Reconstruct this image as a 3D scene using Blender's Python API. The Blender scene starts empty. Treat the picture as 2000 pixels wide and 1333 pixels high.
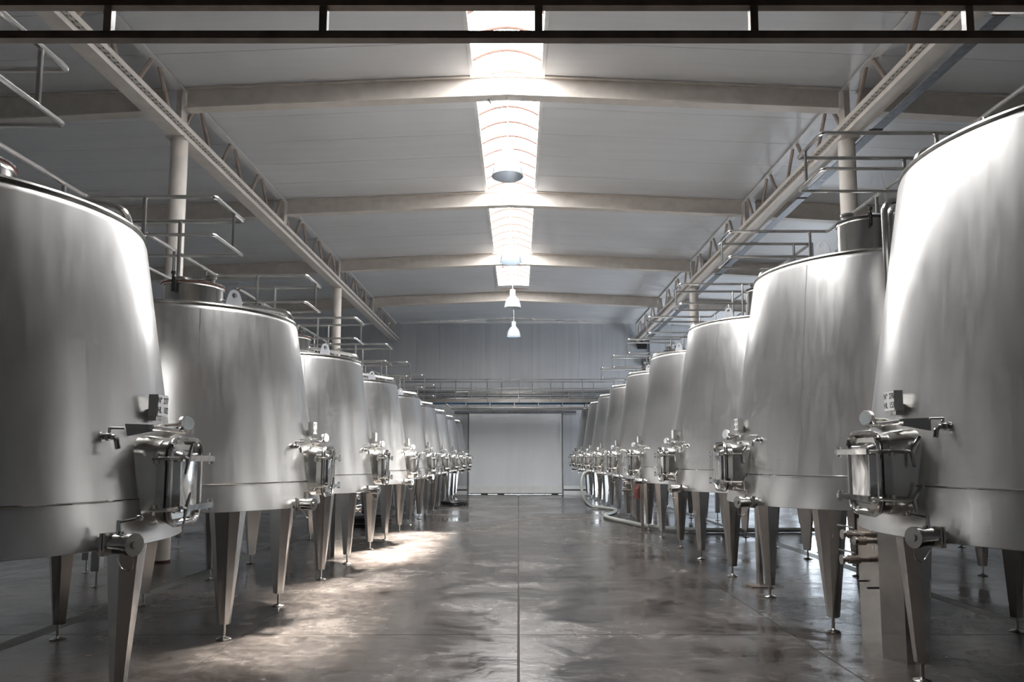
import bpy, math, random
from math import pi, sin, cos, radians, sqrt, atan2
from mathutils import Vector

random.seed(7)
SC = bpy.context.scene
COL = SC.collection

# ------------------------------------------------------------------ camera
HE = 1.5536
cam_d = bpy.data.cameras.new('camera')
cam_d.sensor_width = 36.0
cam_d.lens = 1422.9 / 2000 * 36.0
cam_d.shift_x = -12.67 / 2000
cam_d.shift_y = 93.93 / 2000
cam_d.clip_end = 200
cam = bpy.data.objects.new('camera', cam_d)
cam.location = (0, 0, HE)
cam.rotation_euler = (pi / 2 + 0.0943, 0, 0)
COL.objects.link(cam)
SC.camera = cam

# ------------------------------------------------------------------ view, world
vs = SC.view_settings
vs.view_transform = 'Standard'
vs.look = 'None'
vs.gamma = 1.0
vs.use_curve_mapping = False
vs.exposure = 0.6
SKY_STRENGTH = 9.0          # daylight through the doorway and ridge panes made see-through for the sun patch
GLAZE = 21.0                # daylight coming through the ridge glazing
LAMP = 10.0
SUN = 190.0
world = bpy.data.worlds.new('world')
SC.world = world
world.use_nodes = True
bg = world.node_tree.nodes['Background']
bg.inputs[0].default_value = (0.80, 0.90, 1.0, 1)
bg.inputs[1].default_value = SKY_STRENGTH
SC.cycles.use_denoising = True
SC.cycles.max_bounces = 6
SC.cycles.diffuse_bounces = 4
SC.cycles.glossy_bounces = 4
SC.cycles.use_adaptive_sampling = True
SC.cycles.adaptive_threshold = 0.12
SC.cycles.adaptive_min_samples = 16
SC.cycles.caustics_refractive = False
SC.cycles.sample_clamp_indirect = 6.0


def portal(loc, rot, sx, sy):
    d = bpy.data.lights.new('doorway_portal', 'AREA')
    d.shape = 'RECTANGLE'
    d.size = sx
    d.size_y = sy
    d.cycles.is_portal = True
    o = bpy.data.objects.new('doorway_portal', d)
    o.location = loc
    o.rotation_euler = rot
    COL.objects.link(o)


# room extents
WL, WR, YF, YB = -11.6, 11.6, -7.5, 31.4
RX0, RZ, SL = -0.174, 7.64, 0.043       # ridge line and slope of the ceiling
DOOR_R = (25.5, 30.2, 3.0)              # doorway in the right wall: y0, y1, height
portal((WR + 0.05, (DOOR_R[0] + DOOR_R[1]) / 2, DOOR_R[2] / 2), (0, pi / 2, 0), DOOR_R[2], DOOR_R[1] - DOOR_R[0])
portal((RX0, 11.14, RZ + 0.3), (0, 0, 0), 1.0, 10.1)
sun_d = bpy.data.lights.new('sun', 'SUN')
sun_d.energy = SUN
sun_d.angle = radians(6.0)
sun_d.color = (1.0, 0.95, 0.89)
sun_o = bpy.data.objects.new('sun', sun_d)
sun_o.rotation_euler = Vector((-1.95, -0.6, -7.7)).to_track_quat('-Z', 'Y').to_euler()
COL.objects.link(sun_o)


def ceil_z(x):
    return RZ - SL * abs(x - RX0)


# ------------------------------------------------------------------ materials
MATS = {}


def nodes_of(name):
    m = bpy.data.materials.new(name)
    m.use_nodes = True
    nt = m.node_tree
    b = nt.nodes['Principled BSDF']
    MATS[name] = m
    return m, nt, b


def N(nt, kind, **kw):
    n = nt.nodes.new(kind)
    for k, v in kw.items():
        if k in n.inputs:
            n.inputs[k].default_value = v
        else:
            setattr(n, k, v)
    return n


def ramp(nt, src, p0, c0, p1, c1):
    r = nt.nodes.new('ShaderNodeValToRGB')
    r.color_ramp.elements[0].position = p0
    r.color_ramp.elements[0].color = (*c0, 1) if len(c0) == 3 else c0
    r.color_ramp.elements[1].position = p1
    r.color_ramp.elements[1].color = (*c1, 1) if len(c1) == 3 else c1
    nt.links.new(src, r.inputs[0])
    return r


def g3(v):
    return (v, v, v)


def simple(name, col, rough=0.5, metal=0.0, var=0.12, scale=6.0, bump=0.0):
    """plain procedural material: colour and roughness broken up by noise"""
    m, nt, b = nodes_of(name)
    tc = N(nt, 'ShaderNodeTexCoord')
    no = N(nt, 'ShaderNodeTexNoise', Scale=scale, Detail=5.0)
    nt.links.new(tc.outputs['Object'], no.inputs['Vector'])
    r = ramp(nt, no.outputs['Fac'], 0.3, tuple(c * (1 - var) for c in col), 0.7, tuple(min(1, c * (1 + var)) for c in col))
    nt.links.new(r.outputs[0], b.inputs['Base Color'])
    rr = ramp(nt, no.outputs['Fac'], 0.3, g3(max(0.02, rough * 0.85)), 0.7, g3(min(1, rough * 1.15)))
    nt.links.new(rr.outputs[0], b.inputs['Roughness'])
    b.inputs['Metallic'].default_value = metal
    if bump:
        bp = N(nt, 'ShaderNodeBump', Strength=bump, Distance=0.01)
        nt.links.new(no.outputs['Fac'], bp.inputs['Height'])
        nt.links.new(bp.outputs[0], b.inputs['Normal'])
    return m


def brushed(name, col, r0, r1, streak=(60, 60, 1.2), aniso=0.0):
    """stainless sheet: vertical streaks, faint clouding and dents"""
    m, nt, b = nodes_of(name)
    tc = N(nt, 'ShaderNodeTexCoord')
    mp = N(nt, 'ShaderNodeMapping')
    mp.inputs['Scale'].default_value = streak
    nt.links.new(tc.outputs['Object'], mp.inputs['Vector'])
    n1 = N(nt, 'ShaderNodeTexNoise', Scale=1.0, Detail=2.0, Roughness=0.5)
    nt.links.new(mp.outputs[0], n1.inputs['Vector'])
    n2 = N(nt, 'ShaderNodeTexNoise', Scale=1.6, Detail=2.0)
    nt.links.new(tc.outputs['Object'], n2.inputs['Vector'])
    mx = N(nt, 'ShaderNodeMix')
    mx.inputs['Factor'].default_value = 0.45
    nt.links.new(n1.outputs['Fac'], mx.inputs['A'])
    nt.links.new(n2.outputs['Fac'], mx.inputs['B'])
    r = ramp(nt, mx.outputs['Result'], 0.3, g3(r0), 0.7, g3(r1))
    nt.links.new(r.outputs[0], b.inputs['Roughness'])
    c = ramp(nt, mx.outputs['Result'], 0.3, tuple(x * 0.93 for x in col), 0.7, col)
    nt.links.new(c.outputs[0], b.inputs['Base Color'])
    b.inputs['Metallic'].default_value = 1.0
    b.inputs['Anisotropic'].default_value = aniso
    if aniso:
        tg = N(nt, 'ShaderNodeTangent', direction_type='RADIAL', axis='Z')
        nt.links.new(tg.outputs[0], b.inputs['Tangent'])
    bp = N(nt, 'ShaderNodeBump', Strength=0.10, Distance=0.02)
    nt.links.new(n2.outputs['Fac'], bp.inputs['Height'])
    nt.links.new(bp.outputs[0], b.inputs['Normal'])
    return m


brushed('tank_steel', (0.76, 0.755, 0.75), 0.28, 0.36, (22, 22, 0.5))
brushed('leg_steel', (0.56, 0.54, 0.52), 0.22, 0.28, (8, 8, 1))
brushed('hatch_steel', (0.62, 0.61, 0.58), 0.18, 0.26, (12, 12, 12))
simple('polished_steel', (0.70, 0.69, 0.68), 0.10, 1.0, 0.05)
simple('tube_steel', (0.68, 0.67, 0.66), 0.22, 1.0, 0.08)
simple('dark_steel', (0.20, 0.165, 0.14), 0.45, 0.3, 0.25, 9)
simple('galvanised', (0.20, 0.21, 0.23), 0.5, 0.7, 0.3, 12)
simple('cream_paint', (0.70, 0.65, 0.60), 0.5, 0.0, 0.08, 5, 0.05)
simple('rusty_cream', (0.50, 0.41, 0.35), 0.55, 0.0, 0.16, 14, 0.05)
simple('white_paint', (0.80, 0.80, 0.79), 0.45, 0.0, 0.05, 4)
simple('sign_white', (0.86, 0.87, 0.88), 0.4, 0.0, 0.03, 4)
simple('letter_black', (0.015, 0.015, 0.02), 0.5, 0.0, 0.05, 4)
simple('black_rubber', (0.018, 0.019, 0.022), 0.38, 0.0, 0.2, 20)
simple('grey_hose', (0.30, 0.31, 0.29), 0.45, 0.0, 0.12, 20)
simple('black_plastic', (0.02, 0.02, 0.02), 0.4, 0.0, 0.1, 10)
simple('red_gasket', (0.17, 0.055, 0.04), 0.6, 0.0, 0.1, 10)
simple('red_brown', (0.15, 0.055, 0.05), 0.35, 0.0, 0.1, 10)
simple('blue_plastic', (0.06, 0.30, 0.62), 0.45, 0.0, 0.15, 8)
simple('lug_steel', (0.62, 0.64, 0.68), 0.5, 0.35, 0.06, 8)
simple('rust', (0.085, 0.04, 0.028), 0.7, 0.0, 0.3, 18)
simple('joint_dark', (0.06, 0.05, 0.042), 0.9, 0.0, 0.3, 30)
simple('grating', (0.30, 0.30, 0.29), 0.45, 0.6, 0.2, 30)
simple('dial_face', (0.55, 0.60, 0.62), 0.15, 0.0, 0.05, 10)


def panel_mat(name, col, rough, stain, axis_scale):
    m, nt, b = nodes_of(name)
    tc = N(nt, 'ShaderNodeTexCoord')
    mp = N(nt, 'ShaderNodeMapping')
    mp.inputs['Scale'].default_value = axis_scale
    nt.links.new(tc.outputs['Object'], mp.inputs['Vector'])
    n1 = N(nt, 'ShaderNodeTexNoise', Scale=1.0, Detail=6.0, Roughness=0.6)
    nt.links.new(mp.outputs[0], n1.inputs['Vector'])
    n2 = N(nt, 'ShaderNodeTexNoise', Scale=0.35, Detail=4.0)
    nt.links.new(tc.outputs['Object'], n2.inputs['Vector'])
    mx = N(nt, 'ShaderNodeMix')
    mx.inputs['Factor'].default_value = 0.5
    nt.links.new(n1.outputs['Fac'], mx.inputs['A'])
    nt.links.new(n2.outputs['Fac'], mx.inputs['B'])
    r = ramp(nt, mx.outputs['Result'], 0.32, tuple(c * (1 - stain) for c in col), 0.62, col)
    nt.links.new(r.outputs[0], b.inputs['Base Color'])
    b.inputs['Roughness'].default_value = rough
    return m


panel_mat('ceiling_panel_white', (0.74, 0.75, 0.77), 0.42, 0.10, (0.5, 6, 1))
panel_mat('wall_panel_white', (0.60, 0.62, 0.65), 0.42, 0.22, (5, 5, 0.18))
panel_mat('door_white', (0.86, 0.88, 0.90), 0.40, 0.10, (2, 2, 0.3))


def emit(name, col, strength):
    m, nt, b = nodes_of(name)
    tc = N(nt, 'ShaderNodeTexCoord')
    no = N(nt, 'ShaderNodeTexNoise', Scale=2.0, Detail=2.0)
    nt.links.new(tc.outputs['Object'], no.inputs['Vector'])
    r = ramp(nt, no.outputs['Fac'], 0.3, tuple(c * 0.97 for c in col), 0.7, col)
    nt.links.new(r.outputs[0], b.inputs['Emission Color'])
    b.inputs['Base Color'].default_value = (0.8, 0.8, 0.8, 1)
    b.inputs['Emission Strength'].default_value = strength
    return m


emit('skylight_glazing', (1.0, 0.985, 0.965), GLAZE)


def sun_pass_glazing(name, lo, hi):
    m, nt, b = nodes_of(name)
    out = nt.nodes['Material Output']
    tc = N(nt, 'ShaderNodeTexCoord')
    no = N(nt, 'ShaderNodeTexNoise', Scale=0.9, Detail=3.0)
    nt.links.new(tc.outputs['Object'], no.inputs['Vector'])
    fr = ramp(nt, no.outputs['Fac'], 0.35, g3(lo), 0.65, g3(hi))
    b.inputs['Emission Color'].default_value = (1.0, 0.985, 0.965, 1)
    b.inputs['Emission Strength'].default_value = GLAZE
    tp = N(nt, 'ShaderNodeBsdfTransparent')
    mx = N(nt, 'ShaderNodeMixShader')
    nt.links.new(fr.outputs[0], mx.inputs[0])
    nt.links.new(b.outputs[0], mx.inputs[1])
    nt.links.new(tp.outputs[0], mx.inputs[2])
    nt.links.new(mx.outputs[0], out.inputs[0])


sun_pass_glazing('sun_pass_glazing', 0.25, 0.55)  # transparency invented for one bay, so direct sun makes the floor patch
sun_pass_glazing('weak_sun_glazing', 0.04, 0.18)  # weaker invented transparency, dims the sun strip nearer the camera
emit('lamp_bulb', (0.82, 0.93, 1.0), LAMP)


def shade_mat():
    m, nt, b = nodes_of('lamp_acrylic')
    out = nt.nodes['Material Output']
    b.inputs['Base Color'].default_value = (0.55, 0.58, 0.62, 1)
    b.inputs['Roughness'].default_value = 0.2
    tr = N(nt, 'ShaderNodeBsdfTranslucent')
    tr.inputs[0].default_value = (0.85, 0.90, 0.95, 1)
    tp = N(nt, 'ShaderNodeBsdfTransparent')
    a = N(nt, 'ShaderNodeMixShader')
    a.inputs[0].default_value = 0.12
    nt.links.new(b.outputs[0], a.inputs[1])
    nt.links.new(tr.outputs[0], a.inputs[2])
    tc = N(nt, 'ShaderNodeTexCoord')
    wv = N(nt, 'ShaderNodeTexNoise', Scale=9.0, Detail=2.0)
    nt.links.new(tc.outputs['Object'], wv.inputs['Vector'])
    fr = ramp(nt, wv.outputs['Fac'], 0.3, g3(0.0), 0.7, g3(0.02))
    c = N(nt, 'ShaderNodeMixShader')
    nt.links.new(fr.outputs[0], c.inputs[0])
    nt.links.new(a.outputs[0], c.inputs[1])
    nt.links.new(tp.outputs[0], c.inputs[2])
    nt.links.new(c.outputs[0], out.inputs[0])


shade_mat()


def concrete():
    m, nt, b = nodes_of('wet_concrete')
    L = nt.links
    tc = N(nt, 'ShaderNodeTexCoord')
    P = tc.outputs['Object']

    def noise(scale, detail=6.0, rough=0.6, vec=None, sc=None, dist=0.0):
        n = N(nt, 'ShaderNodeTexNoise', Scale=scale, Detail=detail, Roughness=rough, Distortion=dist)
        if sc:
            mp = N(nt, 'ShaderNodeMapping')
            mp.inputs['Scale'].default_value = sc
            L.new(P, mp.inputs['Vector'])
            L.new(mp.outputs[0], n.inputs['Vector'])
        else:
            L.new(P, n.inputs['Vector'])
        return n.outputs['Fac']

    big = noise(0.42, 4.0, 0.62, dist=0.6)
    mid = noise(1.7, 6.0, 0.68, dist=0.8)
    fine = noise(9.0, 7.0, 0.75)
    # base colour: grey brown, darker where the film of water stands
    base = ramp(nt, mid, 0.30, (0.05, 0.044, 0.040), 0.72, (0.15, 0.130, 0.115))
    fin = ramp(nt, fine, 0.36, g3(0.55), 0.66, g3(1.15))
    mul = N(nt, 'ShaderNodeMix', data_type='RGBA', blend_type='MULTIPLY')
    mul.inputs[0].default_value = 1.0
    L.new(base.outputs[0], mul.inputs[6])
    L.new(fin.outputs[0], mul.inputs[7])
    # pale scuffs
    sc = noise(6.5, 7.0, 0.78, sc=(0.7, 1.7, 1), dist=0.5)
    scm = ramp(nt, sc, 0.60, g3(0), 0.66, g3(1))
    scf = ramp(nt, fine, 0.48, g3(0), 0.60, g3(0.55))
    mm = N(nt, 'ShaderNodeMath', operation='MULTIPLY')
    L.new(scm.outputs[0], mm.inputs[0])
    L.new(scf.outputs[0], mm.inputs[1])
    mix2 = N(nt, 'ShaderNodeMix', data_type='RGBA')
    L.new(mm.outputs[0], mix2.inputs[0])
    L.new(mul.outputs[2], mix2.inputs[6])
    mix2.inputs[7].default_value = (0.36, 0.32, 0.285, 1)
    # wet mask
    wsum = N(nt, 'ShaderNodeMix')
    wsum.inputs['Factor'].default_value = 0.35
    L.new(big, wsum.inputs['A'])
    L.new(mid, wsum.inputs['B'])
    wet = ramp(nt, wsum.outputs['Result'], 0.40, g3(1), 0.60, g3(0))
    dark = N(nt, 'ShaderNodeMix', data_type='RGBA', blend_type='MULTIPLY')
    wf = N(nt, 'ShaderNodeMath', operation='MULTIPLY')
    wf.inputs[1].default_value = 0.85
    L.new(wet.outputs[0], wf.inputs[0])
    L.new(wf.outputs[0], dark.inputs[0])
    L.new(mix2.outputs[2], dark.inputs[6])
    dark.inputs[7].default_value = (0.52, 0.50, 0.50, 1)
    L.new(dark.outputs[2], b.inputs['Base Color'])
    rdry = ramp(nt, fine, 0.3, g3(0.22), 0.7, g3(0.38))
    rmix = N(nt, 'ShaderNodeMix')
    L.new(wet.outputs[0], rmix.inputs['Factor'])
    L.new(rdry.outputs[0], rmix.inputs['A'])
    rmix.inputs['B'].default_value = 0.07
    L.new(rmix.outputs['Result'], b.inputs['Roughness'])
    b.inputs['Specular IOR Level'].default_value = 0.6
    # relief: dry patches rough, wet film faintly rippled
    bh = N(nt, 'ShaderNodeMath', operation='MULTIPLY')
    inv = N(nt, 'ShaderNodeMath', operation='SUBTRACT')
    inv.inputs[0].default_value = 1.08
    L.new(wet.outputs[0], inv.inputs[1])
    L.new(fine, bh.inputs[0])
    L.new(inv.outputs[0], bh.inputs[1])
    bp = N(nt, 'ShaderNodeBump', Strength=0.5, Distance=0.012)
    L.new(bh.outputs[0], bp.inputs['Height'])
    rip = noise(2.2, 3.0, 0.5, sc=(0.7, 1.6, 1))
    bp2 = N(nt, 'ShaderNodeBump', Strength=0.16, Distance=0.02)
    L.new(rip, bp2.inputs['Height'])
    L.new(bp.outputs[0], bp2.inputs['Normal'])
    L.new(bp2.outputs[0], b.inputs['Normal'])


concrete()


def perforated():
    m, nt, b = nodes_of('perforated_tray')
    tc = N(nt, 'ShaderNodeTexCoord')
    mp = N(nt, 'ShaderNodeMapping')
    mp.inputs['Scale'].default_value = (24, 9, 24)
    nt.links.new(tc.outputs['Object'], mp.inputs['Vector'])
    v = N(nt, 'ShaderNodeTexVoronoi', Scale=1.0)
    v.inputs['Randomness'].default_value = 0.25
    nt.links.new(mp.outputs[0], v.inputs['Vector'])
    r = ramp(nt, v.outputs['Distance'], 0.24, (0.04, 0.04, 0.04), 0.30, (0.55, 0.53, 0.50))
    nt.links.new(r.outputs[0], b.inputs['Base Color'])
    b.inputs['Roughness'].default_value = 0.5


perforated()


# ------------------------------------------------------------------ mesh building
class MB:
    def __init__(self):
        self.v, self.f = [], []

    def add(self, vs_, fs):
        o = len(self.v)
        self.v += [tuple(p) for p in vs_]
        self.f += [tuple(i + o for i in f) for f in fs]
        return self

    def box(self, x0, x1, y0, y1, z0, z1):
        return self.add([(x0, y0, z0), (x1, y0, z0), (x1, y1, z0), (x0, y1, z0), (x0, y0, z1), (x1, y0, z1), (x1, y1, z1), (x0, y1, z1)],
                        [(0, 3, 2, 1), (4, 5, 6, 7), (0, 1, 5, 4), (1, 2, 6, 5), (2, 3, 7, 6), (3, 0, 4, 7)])

    def hexa(self, b, t):
        """b, t: four bottom and four top points, counter-clockwise from above"""
        return self.add(list(b) + list(t), [(0, 3, 2, 1), (4, 5, 6, 7), (0, 1, 5, 4), (1, 2, 6, 5), (2, 3, 7, 6), (3, 0, 4, 7)])

    def loft(self, rings, cap0=True, cap1=True):
        n = len(rings[0])
        o = len(self.v)
        for r in rings:
            self.v += [tuple(p) for p in r]
        for k in range(len(rings) - 1):
            for i in range(n):
                j = (i + 1) % n
                self.f.append((o + k * n + i, o + k * n + j, o + (k + 1) * n + j, o + (k + 1) * n + i))
        if cap0:
            self.f.append(tuple(o + i for i in reversed(range(n))))
        if cap1:
            self.f.append(tuple(o + (len(rings) - 1) * n + i for i in range(n)))
        return self

    def lathe(self, prof, n=48, c=(0, 0), cap0=False, cap1=False):
        rings = [[(c[0] + r * cos(2 * pi * i / n), c[1] + r * sin(2 * pi * i / n), z) for i in range(n)] for r, z in prof]
        return self.loft(rings, cap0, cap1)

    def prism(self, poly, z0, z1):
        return self.loft([[(x, y, z0) for x, y in poly], [(x, y, z1) for x, y in poly]])

    def tube(self, pts, r, n=8, closed=False, caps=True):
        P = [Vector(p) for p in pts]
        m = len(P)
        rs = r if isinstance(r, (list, tuple)) else [r] * m
        T = []
        for i in range(m):
            if closed:
                d = P[(i + 1) % m] - P[i - 1]
            else:
                d = P[min(i + 1, m - 1)] - P[max(i - 1, 0)]
            T.append(d.normalized())
        up = Vector((0, 0, 1)) if abs(T[0].z) < 0.9 else Vector((1, 0, 0))
        u = T[0].cross(up).normalized()
        rings = []
        for i in range(m):
            u = (u - T[i] * u.dot(T[i])).normalized()
            w = T[i].cross(u)
            rings.append([P[i] + (u * cos(2 * pi * k / n) + w * sin(2 * pi * k / n)) * rs[i] for k in range(n)])
        if closed:
            rings.append(rings[0])
        return self.loft(rings, caps and not closed, caps and not closed)

    def map(self, fn):
        self.v = [tuple(fn(*p)) for p in self.v]
        return self

    def flip(self):
        self.f = [tuple(reversed(f)) for f in self.f]
        return self

    def mesh(self, name, mat, smooth=35):
        me = bpy.data.meshes.new(name)
        me.from_pydata(self.v, [], self.f)
        me.materials.append(MATS[mat])
        if smooth:
            me.polygons.foreach_set('use_smooth', [True] * len(me.polygons))
            me.set_sharp_from_angle(angle=radians(smooth))
        me.update()
        return me


def fillet(pts, r, n=5, closed=False):
    P = [Vector(p) for p in pts]
    out = []
    m = len(P)
    for i in range(m):
        if not closed and i in (0, m - 1):
            out.append(P[i])
            continue
        a, b, c = P[i - 1], P[i], P[(i + 1) % m]
        d1, d2 = (a - b), (c - b)
        k = min(r, d1.length * 0.45, d2.length * 0.45)
        p, q = b + d1.normalized() * k, b + d2.normalized() * k
        for t in range(n + 1):
            s = t / n
            out.append(p * (1 - s) ** 2 + b * 2 * s * (1 - s) + q * s * s)
    return out


def part(name, mb, mat, parent=None, smooth=35, loc=None):
    me = mb if isinstance(mb, bpy.types.Mesh) else mb.mesh(name, mat, smooth)
    o = bpy.data.objects.new(name, me)
    COL.objects.link(o)
    if parent:
        o.parent = parent
    if loc:
        o.location = loc
    return o


def tag(o, label=None, cat=None, group=None, kind=None):
    for k, v in (('label', label), ('category', cat), ('group', group), ('kind', kind)):
        if v:
            o[k] = v
    return o


def thing(name, label, cat, loc=(0, 0, 0), group=None):
    o = bpy.data.objects.new(name, None)
    o.location = loc
    o.empty_display_size = 0.2
    COL.objects.link(o)
    return tag(o, label, cat, group)


def kids(o):
    return [c for c in bpy.data.objects if c.parent == o]


def copy_tree(o, parent=None, tree=None):
    c = o.copy()
    COL.objects.link(c)
    c.parent = parent
    for ch in tree.get(o.name, []):
        copy_tree(ch, c, tree)
    return c


def tree_of(root):
    t = {}
    stack = [root]
    allc = {}
    for o in bpy.data.objects:
        if o.parent:
            allc.setdefault(o.parent.name, []).append(o)
    while stack:
        o = stack.pop()
        t[o.name] = allc.get(o.name, [])
        stack += t[o.name]
    return t


# ------------------------------------------------------------------ floor
floor = tag(part('floor', MB().box(WL, WR, YF, YB, -0.12, -0.012), 'joint_dark'), 'dark bedding under the concrete floor slabs', None, None, 'structure')
XE = [(WL, -9.2), (-9.2, -6.8), (-6.8, -4.36), (-4.18, -2.42), (-2.42, 0.0), (0.0, 2.42), (2.42, 4.61), (4.79, 7.2), (7.2, 9.6), (9.6, WR)]
YE = [YF, -3.5, 1.55, 6.6, 11.65, 16.7, 21.75, 26.8, YB]
for (x0, x1) in XE:
    for y0, y1 in zip(YE, YE[1:]):
        g = 0.007
        ga = 0.008 if abs(x0) < 0.1 else 0.0035
        gb = 0.008 if abs(x1) < 0.1 else 0.0035
        mb = MB()
        # slightly eased edges so that the joints read as grooves
        e = 0.002
        a0, a1, b0, b1 = x0 + ga, x1 - gb, y0 + g * 0.5, y1 - g * 0.5
        mb.loft([[(a0, b0, -0.0119), (a1, b0, -0.0119), (a1, b1, -0.0119), (a0, b1, -0.0119)],
                 [(a0, b0, -0.005), (a1, b0, -0.005), (a1, b1, -0.005), (a0, b1, -0.005)],
                 [(a0 + e, b0 + e, 0), (a1 - e, b0 + e, 0), (a1 - e, b1 - e, 0), (a0 + e, b1 - e, 0)]])
        part('floor_slab', mb, 'wet_concrete', floor, smooth=0)

# slotted drain channels behind the tanks
for nm, xc, lab in (('drain_channel', -4.27, 'slotted floor drain running behind the left row of tanks'),
                    ('drain_channel', 4.70, 'slotted floor drain running behind the right row of tanks')):
    d = thing(nm, lab, 'drain', (xc, 0, 0), 'floor drains')
    part('channel', MB().box(-0.085, 0.085, 1.0, 30.0, -0.0118, -0.010), 'joint_dark', d)
    for k in range(6):
        part('drain_slat', MB().box(-0.082 + k * 0.029, -0.082 + k * 0.029 + 0.019, 1.0, 30.0, -0.010, -0.001), 'grating', d)

# ------------------------------------------------------------------ ceiling
SKW = 0.545
ceiling = MB()
for s in (-1, 1):
    xa = RX0 + s * SKW
    xb = WL if s < 0 else WR
    za, zb = ceil_z(xa) + 0.075, ceil_z(xb) + 0.075
    x0, x1, z0, z1 = (xb, xa, zb, za) if s < 0 else (xa, xb, za, zb)
    ceiling.hexa([(x0, YF, z0), (x1, YF, z1), (x1, YB, z1), (x0, YB, z0)],
                 [(x0, YF, z0 + .03), (x1, YF, z1 + .03), (x1, YB, z1 + .03), (x0, YB, z0 + .03)])
# closing strips over the ridge at both ends of the glazing
SK0, SK1 = 4.4, 25.75
for y0, y1 in ((YF, SK0), (SK1, YB)):
    ceiling.box(RX0 - SKW, RX0 + SKW, y0, y1, RZ + 0.05, RZ + 0.10)
ceiling = tag(part('ceiling', ceiling, 'joint_dark'), 'roof sheet above the ceiling panels', None, None, 'structure')
PW = 1.01
y = 11.136 - PW * 18
while y < YB - 0.02:
    y0, y1 = max(y, YF) + 0.004, min(y + PW, YB) - 0.004
    if y1 - y0 > 0.2:
        for s in (-1, 1):
            xa = RX0 + s * SKW
            xb = WL if s < 0 else WR
            if y1 > SK1 + 0.3 or y1 < SK0 + 0.1:
                xa = RX0 + s * 0.003
            x0, x1 = (xb, xa) if s < 0 else (xa, xb)
            z0, z1 = ceil_z(x0), ceil_z(x1)
            mb = MB().hexa([(x0, y0, z0), (x1, y0, z1), (x1, y1, z1), (x0, y1, z0)],
                           [(x0, y0, z0 + .07), (x1, y0, z1 + .07), (x1, y1, z1 + .07), (x0, y1, z0 + .07)])
            part('ceiling_panel', mb, 'ceiling_panel_white', ceiling, smooth=0)
    y += PW

# ridge skylight: barrel glazing with thin curved ribs
NA = 10
RISE = 0.17


def arch(t, lift=0.0, shrink=0.0):
    a = (t - 0.5) * 2
    return RX0 + a * (SKW - shrink), RZ + 0.035 + RISE * (1 - a * a) + lift


def glazing_pane(y0, y1, mat):
    mb = MB()
    ra = [[(arch(i / NA)[0], q, arch(i / NA)[1]) for i in range(NA + 1)] for q in (y0, y1)]
    mb.add(ra[0] + ra[1], [(i, i + 1, NA + 2 + i, NA + 1 + i) for i in range(NA)])
    return mb


window1 = tag(bpy.data.objects.new('window_1', None), 'long translucent barrel skylight along the roof ridge', None, None, 'structure')
COL.objects.link(window1)
bays = [SK0, 6.09, 11.136, 16.19, 21.24, SK1]
for b0, b1 in zip(bays, bays[1:]):
    part('glazing_pane', glazing_pane(b0, b1, None), {6.09: 'weak_sun_glazing', 11.136: 'sun_pass_glazing'}.get(b0, 'skylight_glazing'), window1)  # pane differences between bays are made up to shape the sun patch
yy = 8.505
rib_me = MB().tube([(arch(i / NA, -0.02)[0], 0, arch(i / NA, -0.02)[1]) for i in range(NA + 1)], 0.024, 6).mesh('rib', 'rust')
k = -24
while 8.3 + 0.6 * k < SK1:
    y_ = 8.3 + 0.6 * k
    if y_ > SK0:
        part('rib', rib_me, None, window1, loc=(0, y_, 0))
    k += 1
for s in (-1, 1):
    xs = RX0 + s * SKW
    part('upstand', MB().box(xs - 0.012, xs + 0.012, SK0, SK1, RZ - 0.045, RZ + 0.06), 'white_paint', window1)
    part('edge_flashing', MB().box(min(xs, xs + s * 0.05), max(xs, xs + s * 0.05), SK0, SK1, RZ - 0.05, RZ - 0.028), 'white_paint', window1)
part('end_gable', MB().box(RX0 - SKW, RX0 + SKW, SK1, SK1 + 0.03, RZ - 0.05, RZ + 0.25), 'rusty_cream', window1)

# ------------------------------------------------------------------ walls
DX0, DX1, DZ = -2.15, 1.88, 3.46
wall_back = tag(part('wall_back', MB().box(WL, WR, YB + 0.06, YB + 0.16, 0, 8.2), 'joint_dark'), 'backing behind the white wall panels', None, None, 'structure')
jo = [-0.40 + 1.01 * n for n in range(-12, 13)]
edges = [WL] + [j for j in jo if WL + 0.2 < j < WR - 0.2] + [WR]


def wpanel(x0, x1, z0, z1):
    if x1 - x0 < 0.03:
        return
    part('wall_panel', MB().box(x0 + 0.003, x1 - 0.003, YB, YB + 0.06, z0, z1), 'wall_panel_white', wall_back, smooth=0)


for x0, x1 in zip(edges, edges[1:]):
    zt = min(ceil_z(x0), ceil_z(x1)) + 0.02
    wpanel(x0, x1, DZ + 0.14, zt)
    if x1 <= DX0:
        wpanel(x0, x1, 0, DZ + 0.136)
    elif x0 >= DX1:
        wpanel(x0, x1, 0, DZ + 0.136)
    else:
        if x0 < DX0:
            wpanel(x0, DX0, 0, DZ + 0.136)
        if x1 > DX1:
            wpanel(DX1, x1, 0, DZ + 0.136)
part('cornice', MB().box(-5.2, 5.2, YB - 0.05, YB, 7.40, 7.47), 'white_paint', wall_back)
for nm, x0, x1 in (('baseboard_left', -8.0, DX0 - 0.05), ('baseboard_right', DX1 + 0.05, 8.0)):
    b_ = MB().box(x0, x1, YB - 0.06, YB, 0, 0.16)
    o = tag(part(nm, b_, 'white_paint'), 'white plinth at the foot of the back wall, %s of the sliding door' % nm.split('_')[1], None, None, 'structure')
    part('rail', MB().box(x0, x1, YB - 0.05, YB, 0.22, 0.36), 'white_paint', o)
    part('groove', MB().box(x0, x1, YB - 0.02, YB, 0.16, 0.22), 'joint_dark', o)
door1 = tag(part('door_1', MB().box(DX0 + 0.03, DX1 - 0.03, YB - 0.10, YB - 0.03, 0.06, DZ), 'door_white'), 'large white sliding door in the back wall', None, None, 'structure')
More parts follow.
